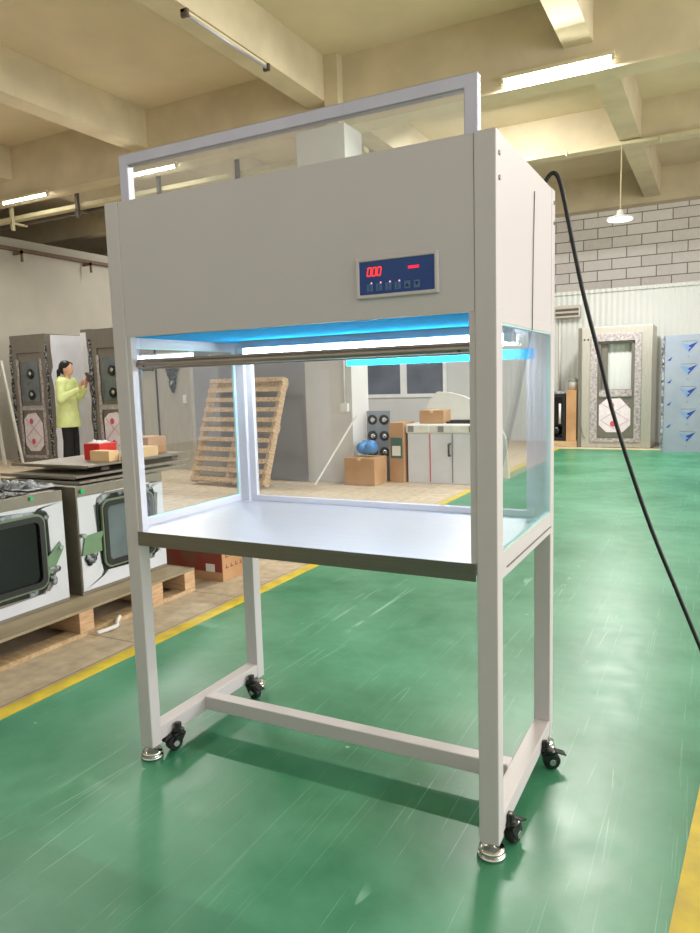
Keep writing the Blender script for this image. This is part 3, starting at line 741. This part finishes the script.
def hand(wrist, dirv, side):
    d = V(dirv).normalized(); s = V(side).normalized(); w = V(wrist); nrm = d.cross(s)
    out = [('c', w, w+d*.03, .021, .026), ('c', w+d*.03-s*.012, w+d*.075-s*.02, .018, .014), ('c', w+d*.03+s*.012, w+d*.075+s*.02, .018, .014)]
    for k, L in enumerate((.060,.070,.064,.050)):
        b = w+d*.085+s*(-.027+.018*k)
        m1 = b+d*L*.5+nrm*.008; e = m1+d*L*.30+nrm*.025
        out += [('c', b-d*.012, m1, .0085, .008), ('c', m1, e, .008, .0065)]
    tb = w+d*.03-s*.026; out += [('c', tb, tb+d*.03-s*.022+nrm*.01, .010, .009), ('c', tb+d*.03-s*.022+nrm*.01, tb+d*.058-s*.022+nrm*.022, .009, .007)]
    return out
wr = (.27,-.08,1.24); wl = (.25,.10,1.27)
body = [('c',(0,0,.88),(0,0,1.02),.125,.105),('c',(0,0,1.02),(0,0,1.25),.105,.115),('c',(0,-.12,1.33),(0,.12,1.33),.055,.055),
  ('c',(0,0,1.34),(.015,0,1.44),.055,.045),('e',(.025,0,1.535),(.088,.072,.105)),('e',(.055,0,1.475),(.05,.045,.05)),
  ('c',(.105,0,1.535),(.122,0,1.512),.009,.012),('e',(.02,-.073,1.525),(.018,.010,.028)),('e',(.02,.073,1.525),(.018,.010,.028)),('c',(.098,-.016,1.478),(.098,.016,1.478),.009,.009),
  ('c',(0,-.075,.85),(.01,-.085,.47),.085,.052),('c',(.01,-.085,.47),(-.01,-.09,.09),.052,.033),('c',(-.01,-.09,.06),(.13,-.095,.03),.033,.024),
  ('c',(0,.075,.85),(.0,.085,.47),.085,.052),('c',(.0,.085,.47),(-.02,.09,.09),.052,.033),('c',(-.02,.09,.06),(.12,.095,.03),.033,.024),
  ('c',(0,-.17,1.32),(.04,-.22,1.07),.045,.036),('c',(.04,-.22,1.07),wr,.036,.022),
  ('c',(0,.17,1.32),(.05,.20,1.08),.045,.036),('c',(.05,.20,1.08),wl,.036,.022)]
body += hand(wr,(.35,.15,1),(0,-1,0.1)) + hand(wl,(.5,-.35,.6),(0,1,.2))
bd = blob('body','skin',wm,body,.0075)
for s in (-1,1):
    MB().ball((.104,s*.03,1.545),(.008,.012,.008)).build('eye','whitecloth',bd); MB().ball((.111,s*.03,1.545),(.004,.006,.006)).build('pupil','black',bd)
blob('hair','hair',wm,[('e',(-.005,0,1.565),(.100,.088,.098)),('e',(-.035,0,1.53),(.075,.082,.085)),('c',(-.09,0,1.53),(-.125,0,1.50),.03,.032),('c',(-.125,0,1.50),(-.135,0,1.38),.032,.022),('c',(-.135,0,1.38),(-.125,0,1.32),.022,.008),('c',(.055,-.05,1.60),(.055,.05,1.60),.032,.032)],.01)
blob('jacket','jacket',wm,[('l',[(.175,.66),(.166,.80),(.150,.98),(.138,1.12),(.135,1.26),(.10,1.36)],-.015,1.12),('c',(0,-.13,1.33),(0,.13,1.33),.075,.075),
   ('e',(-.06,0,1.385),(.085,.10,.05)),('e',(-.11,0,1.33),(.06,.09,.075)),('c',(0,-.16,1.32),(.035,-.22,1.08),.072,.068),('c',(.035,-.22,1.08),(.235,-.105,1.21),.066,.043),('c',(0,.16,1.32),(.045,.2,1.09),.072,.068),('c',(.045,.2,1.09),(.215,.125,1.24),.066,.043)],.012)
blob('trousers','trousers',wm,[('c',(-.01,0,.82),(0,0,.90),.12,.12),('c',(-.01,-.06,.80),(.01,-.085,.47),.09,.075),('c',(.01,-.085,.47),(-.01,-.09,.10),.072,.078),('c',(-.01,.06,.80),(.0,.085,.47),.09,.075),('c',(.0,.085,.47),(-.02,.09,.10),.072,.078)],.012)
for s in (-1,1):
    blob('shoe','whitecloth',wm,[('c',(-.03,s*.09,.035),(.13,s*.095,.032),.036,.032),('c',(-.05,s*.09,.02),(.15,s*.095,.02),.02,.02)],.01)
wm.location = (-7.20,6.0,0); wm.rotation_euler = (0,0,.25); wm.scale = (1.02,1.02,1.02)
ph = B(-.008,.008,-.045,.035,-.075,.075)
po = ph.build('phone','phone',None,.004,(0,0,0)); po['label'] = 'dark brown phone held up by the woman in the lime jacket'; po['category'] = 'phone'
ph_w = Matrix.Rotation(.25,4,'Z') @ V((.365*1.02,.01,1.395*1.02)); po.location = V(wm.location)+ph_w; po.rotation_euler = (0,-.3,.25)

# ------------------------------------------------------------------ far right
t = thing('air_shower','tall pale steel air shower with open window and printed film at right','cabinet',(.18,11.3,0))
X0, X1_, Y0, Y1, HH = -.46, .70, 10.9, 11.75, 2.02
b = MB(); b.box(X0,-.15,Y0,Y1,0,HH); b.box(.44,X1_,Y0,Y1,0,HH); b.box(-.15,.44,Y0,Y1,HH-.16,HH); b.box(-.15,.44,Y0,Y1,0,.10)
b.build('cabinet_body','stainlight',t,.006)
B(X0+.0,X0+.06,Y0-.012,Y0,0,HH).build('edge_strip','stain',t)
MB().ring([(-.26,.10),(.54,.10),(.54,HH-.12),(-.26,HH-.12)],[(-.15,.16),(.44,.16),(.44,HH-.24),(-.15,HH-.24)],'y',Y0-.02,Y0-.001).build('door_surround','tape',t,.002)
d = MB().ring([(-.15,.12),(.44,.12),(.44,HH-.22),(-.15,HH-.22)],[(-.10,.98),(.38,.98),(.38,HH-.28),(-.10,HH-.28)],'y',Y0+.03,Y0+.06).build('door','stain',t,.002)
B(-.10,-.0,Y0+.08,Y0+.3,.98,HH-.28).build('inner_wall','stain',t)
B(-.12,.40,Y0+.0,Y0+.028,.86,.97).build('tape_strip','tape',d)
pm = MB(); print_panel(pm,-.12,.38,.26,.84,Y0+.028); pm.build('printed_film',['filmpink','filmred','filmline'],d)
for i in range(3): MB().cyl((-.42+i*.06,Y0-.004,1.82),(-.42+i*.06,Y0,1.82),.015,10).build('indicator_hole','black',t)
MB().tube(smooth([(-.40,Y0-.02,1.80),(-.41,Y0-.02,1.3),(-.44,Y0-.02,.7),(-.38,Y0-.02,.25),(-.33,Y0-.02,.16)]),.007,8).build('hanging_wire','seal',t)
B(.0,.40,Y0+.16,Y0+.18,.9,HH-.2).build('wall_stand_in','ribbed',t)  # added panel standing in for the ribbed wall, set forward to catch light
# sheet with printed marks
t = thing('steel_sheet','large steel sheet under pale blue film with triangular marks, far right','sheet metal',(1.5,10.45,0))
sx0, sx1_ = .90, 2.12
sb = MB(); sb.box(sx0,sx1_,10.40,10.43,0,1.80,0)
for r in range(5):
    z = 1.68-r*.345
    for cx, sc in ((1.25,1),(1.68,1)):
        y = 10.3985
        sb.prism([(cx-.12*sc,z),(cx+.01*sc,z-.03),(cx-.0,z-.145)],'y',y,y+.002,2)
        sb.prism([(cx+.13*sc,z+.01),(cx+.0*sc,z-.045),(cx-.0,z-.145)],'y',y,y+.002,1)
        sb.prism([(cx+.0,z-.065),(cx+.035,z-.08),(cx+.005,z-.10)],'y',y-.001,y+.001,0)
        sb.box(cx-.10,cx+.11,y,y+.002,z+.018,z+.026,3)
        sb.box(cx-.008,cx+.008,y,y+.002,z-.22,z-.205,3)
    z2 = z-.235
    if r < 4: sb.prism([(.955,z2-.03),(1.03,z2+.03),(1.0,z2-.03)],'y',10.3985,10.40,1)
sb.build('sheet_front',['bluefilm','markdark','marklight','markgrey'],t)
p1 = [(.88+random.uniform(-.012,.012),.02+i*1.76/22) for i in range(23)]
MB().prism(p1+[(.915,1.79),(.915,.02)],'y',10.385,10.396).build('torn_film','filmgrey',t)
B(sx0+.05,sx0+.10,10.43,10.47,0,1.7).build('rear_support','stain',t); B(sx1_-.10,sx1_-.05,10.43,10.47,0,1.7).build('rear_support','stain',t)
# things left of the right air shower
carton('wooden_board_box',-.66,-.49,10.92,11.3,.10,.98,'card','tall light wooden box left of the pale air shower at right',tape=False)
t = thing('bucket','white bucket with grey lid on the tall wooden box at right','bucket',(-.57,11.1,.98))
MB().lathe((-.57,11.1,.98),[(.07,0),(.085,.14),(.086,.15)],20).build('bucket_body','plasticwhite',t)
MB().lathe((-.57,11.1,1.13),[(.093,0),(.093,.02),(.05,.045),(.01,.05)],20).build('lid','lid',t)
solo(MB().box(-1.1,-.475,10.9,11.35,.0,.03).box(-1.1,-.475,10.9,10.98,.03,.07).box(-1.1,-.475,11.27,11.35,.03,.07).box(-1.1,-.475,10.9,11.35,.07,.099),'low_pallet','wood','low wooden pallet under the tall wooden box at far right','pallet',(-.8,11.1,0))
t = thing('black_machine','black crate with white tube inside, between bench side and wooden box','machine',(-.85,11.1,.1))
MB().ring([(-1.06,.10),(-.68,.10),(-.68,.92),(-1.06,.92)],[(-1.0,.16),(-.73,.16),(-.73,.86),(-1.0,.86)],'y',10.95,11.3).build('frame','black',t,.004)
B(-1.0,-.73,11.15,11.2,.16,.86).build('rear_plate','blackgloss',t)
MB().cyl((-.78,11.0,.40),(-.78,11.0,.75),.022,12).build('white_tube','plasticwhite',t)
MB().ball((-.86,11.05,.27),(.09,.06,.09)).build('motor','blackgloss',t)
crumple_obj('plastic_sheet',['filmgrey'],'clear plastic sheet crumpled on the black crate at far right','plastic film',(-.85,11.1,.93), nx=16,ny=10,x0=-1.05,x1=-.69,y0=10.97,y1=11.28,z=.922,h=.06,seed=4,sc=9)
t = thing('wall_vent_unit','small grey vent unit high on the ribbed wall beside the bench','vent',(-.7,11.92,2.25))
B(-1.05,-.60,11.82,11.995,2.28,2.50).build('housing','stainlight',t,.01)
for i in range(2): B(-1.03,-.62,11.805,11.82,2.32+i*.08,2.36+i*.08).build('slot','darksteel',t)
solo(MB().tube([(-.98,11.97,0.95),(-.98,11.97,2.26)],.02,10),'wall_pipe','plasticwhite','white vertical pipe on the ribbed wall below the vent unit','pipe',(-.98,11.97,.95))

# ------------------------------------------------------------------ seen through the rear glass
t = thing('wrapped_machine','pale machine wrapped in clear plastic with dark handle, behind the bench','machine',(-1.25,6.5,0))
B(-1.64,-.72,6.2,6.8,.0,.60).build('machine_body','filmwhite',t,.01)
B(-1.66,-.70,6.18,6.82,.60,.71).build('top_cover','plasticwhite',t,.02)
for xx in (-1.35,-1.07): B(xx-.006,xx+.006,6.194,6.2,.02,.6).build('door_gap','filmred' if xx<-1.2 else 'seal',t)
MB().tube([(-1.10,6.2,.34),(-1.10,6.15,.34),(-1.10,6.15,.48),(-1.10,6.2,.48)],.012,8).build('handle','black',t)
for i in range(5): B(-1.62+i*.19,-1.55+i*.19,6.172,6.18,.62,.69).build('sticker','label' if i%2 else 'seal',t)
carton('cardboard_box',-1.52,-1.21,6.3,6.55,.711,.87,'card','brown cardboard box on top of the plastic wrapped machine')
solo(MB().box(-1.18,-.8,6.3,6.6,.711,.735).box(-1.15,-.85,6.35,6.5,.735,.75),'folded_bag','blackgloss','dark flat bundle beside the box on the wrapped machine','bundle',(-1.0,6.45,.711))
t = carton('tall_carton',-1.86,-1.67,6.15,6.5,0,.73,'card','tall narrow brown carton with green label left of wrapped machine',tape=False)
B(-1.84,-1.69,6.146,6.15,.30,.55).build('green_label','labelgreen',t); B(-1.82,-1.71,6.143,6.146,.33,.45).build('paper_label','label',t)
# arched white sheet
prof = [(-1.78,.0),(-1.72,.72),(-1.60,.98),(-1.50,1.08),(-1.35,1.07),(-1.15,1.02),(-.95,.92),(-.75,.75),(-.62,.5),(-.58,0)]
pin = [(x*.96-.05,z-.03 if z > 0 else 0) for x,z in prof]
solo(MB().prism(prof,'y',6.86,6.92),'foam_board','creamsheet','large white board with curved top behind the wrapped machine','board',(-1.2,6.89,0))
# plate with six round fans
t = thing('fan_plate','grey plate with six round black ports leaning beside the column','panel',(-2.05,6.3,0))
B(-2.22,-1.90,6.28,6.30,.0,.87).build('plate','bluefilm',t)
for i in range(3):
    for xx in (-2.14,-1.98):
        n_ = MB(); z = .76-i*.20
        n_.tube([(xx,6.28,z),(xx,6.262,z),(xx,6.258,z)],[.062,.062,.05],18); n_ = n_.build('port','blackgloss',t)
        MB().ball((xx+.012,6.255,z),(.032,.01,.032)).build('port_nozzle','chrome',n_)
carton('low_box',-2.30,-1.90,5.80,6.15,0,.33,'card','low brown box beside the column under the blue bag')
bb = MB()
for i in range(9): bb.ball((-2.08+random.uniform(-.06,.06),5.98+random.uniform(-.04,.04),.42+random.uniform(-.01,.06)),(.07,.06,.072),0,12)
o = solo(bb,'plastic_bag','bluebag','blue plastic bag sitting on the low brown box beside column','bag',(-2.08,5.98,.331)); r = o.modifiers.new('r','REMESH'); r.mode='VOXEL'; r.voxel_size=.014
solo(MB().bar((-2.62,5.62,.01),(-2.175,5.925,.84),.035,.02),'white_batten','plasticwhite','slim white batten leaning diagonally against the pale column','batten',(-2.62,5.62,0))
t = thing('switch_box','white switch box with conduit fixed on the pale column','switch',(-2.34,5.93,.9))
B(-2.39,-2.29,5.90,5.949,.88,.98).build('box_body','plasticwhite',t,.004); MB().cyl((-2.34,5.935,.98),(-2.34,5.935,2.4),.012,8).build('conduit','plasticwhite',t)

# ------------------------------------------------------------------ camera
cam_d = bpy.data.cameras.new('camera'); cam = bpy.data.objects.new('camera', cam_d); COL.objects.link(cam)
R3 = Matrix(((.88575,.46318,-.02980),(-.0290,.11950,.99241),(-.46250,.87820,-.11981)))
right, up, fwd = V((0.886,0.462,-0.030)), V((-0.029,0.120,0.992)), V((-0.462,0.878,-0.120))
yaw, pitch, roll = .4846, -.1201, -.0298
cy, sy_, cp, sp = math.cos(yaw), math.sin(yaw), math.cos(pitch), math.sin(pitch)
fw = V((-sy_*cp, cy*cp, sp)); rr = V((cy, sy_, 0)); uu = rr.cross(fw)
cr, sr = math.cos(roll), math.sin(roll)
right = rr*cr+uu*sr; up = -rr*sr+uu*cr
mw = Matrix((( right.x, up.x, -fw.x, 1.697),(right.y, up.y, -fw.y, -1.650),(right.z, up.z, -fw.z, 1.243),(0,0,0,1)))
cam.matrix_world = mw
cam_d.sensor_fit = 'HORIZONTAL'; cam_d.sensor_width = 36; cam_d.lens = 36*704.8/700
cam_d.clip_start = .05; cam_d.clip_end = 100
S.camera = cam

# ------------------------------------------------------------------ light
wd = bpy.data.worlds.new('world'); S.world = wd; wd.use_nodes = True
bg_ = wd.node_tree.nodes['Background']; bg_.inputs[0].default_value = (1,.98,.95,1); bg_.inputs[1].default_value = 1.35
def area(name, loc, rot, sx, sy, e, col=(1,1,1)):
    l = bpy.data.lights.new(name,'AREA'); l.shape = 'RECTANGLE'; l.size = sx; l.size_y = sy; l.energy = e; l.color = col
    o = bpy.data.objects.new(name, l); COL.objects.link(o); o.location = loc; o.rotation_euler = rot; return o
# daylight through the hall's open side at the right, fixture glow, then added fills
area('daylight_right', (8.5,3,2.4), (0,math.radians(90),0), 3.6, 9, 420, (1,.99,.97))
area('tube_glow_a', (.13,6.02,4.28), (math.radians(-30),0,0), 1.04, .03, 150, (1,.98,.92))
area('tube_glow_b', (5.0,6.02,4.28), (math.radians(-30),math.radians(20),0), 1.04, .03, 150, (1,.98,.92))
area('tube_glow_c', (-7.86,6.02,4.15), (math.radians(-25),0,0), .9, .03, 60, (1,.98,.92))
area('tube_glow_d', (-5.33,6.02,4.15), (math.radians(-25),0,0), .9, .03, 60, (1,.98,.92))
area('pendant_glow', (.36,9.36,3.40), (0,0,0), .3, .3, 120, (1,.98,.94))
area('fill_back', (-7,9.2,4.4), (math.radians(20),0,0), 3, .3, 120, (1,.97,.92))  # added fill without a fixture, brightens the left background
area('fill_left', (-4.2,1.0,4.6), (0,0,0), .3, 2.4, 130, (1,.98,.94))  # fill added above the pass boxes, no fixture there
area('fill_middle', (-1.2,8.0,4.7), (math.radians(25),0,0), 1.2, .1, 90, (1,.98,.94))  # another added fill, no lamp hangs here
S.view_settings.view_transform = 'Standard'; S.view_settings.look = 'None'; S.view_settings.gamma = 1
S.view_settings.use_curve_mapping = False; S.view_settings.exposure = 0.0
try: S.cycles.use_denoising = True; S.cycles.max_bounces = 10; S.cycles.transparent_max_bounces = 16
except Exception: pass
for o in bpy.data.objects:
    if '_o' in o.keys(): del o['_o']
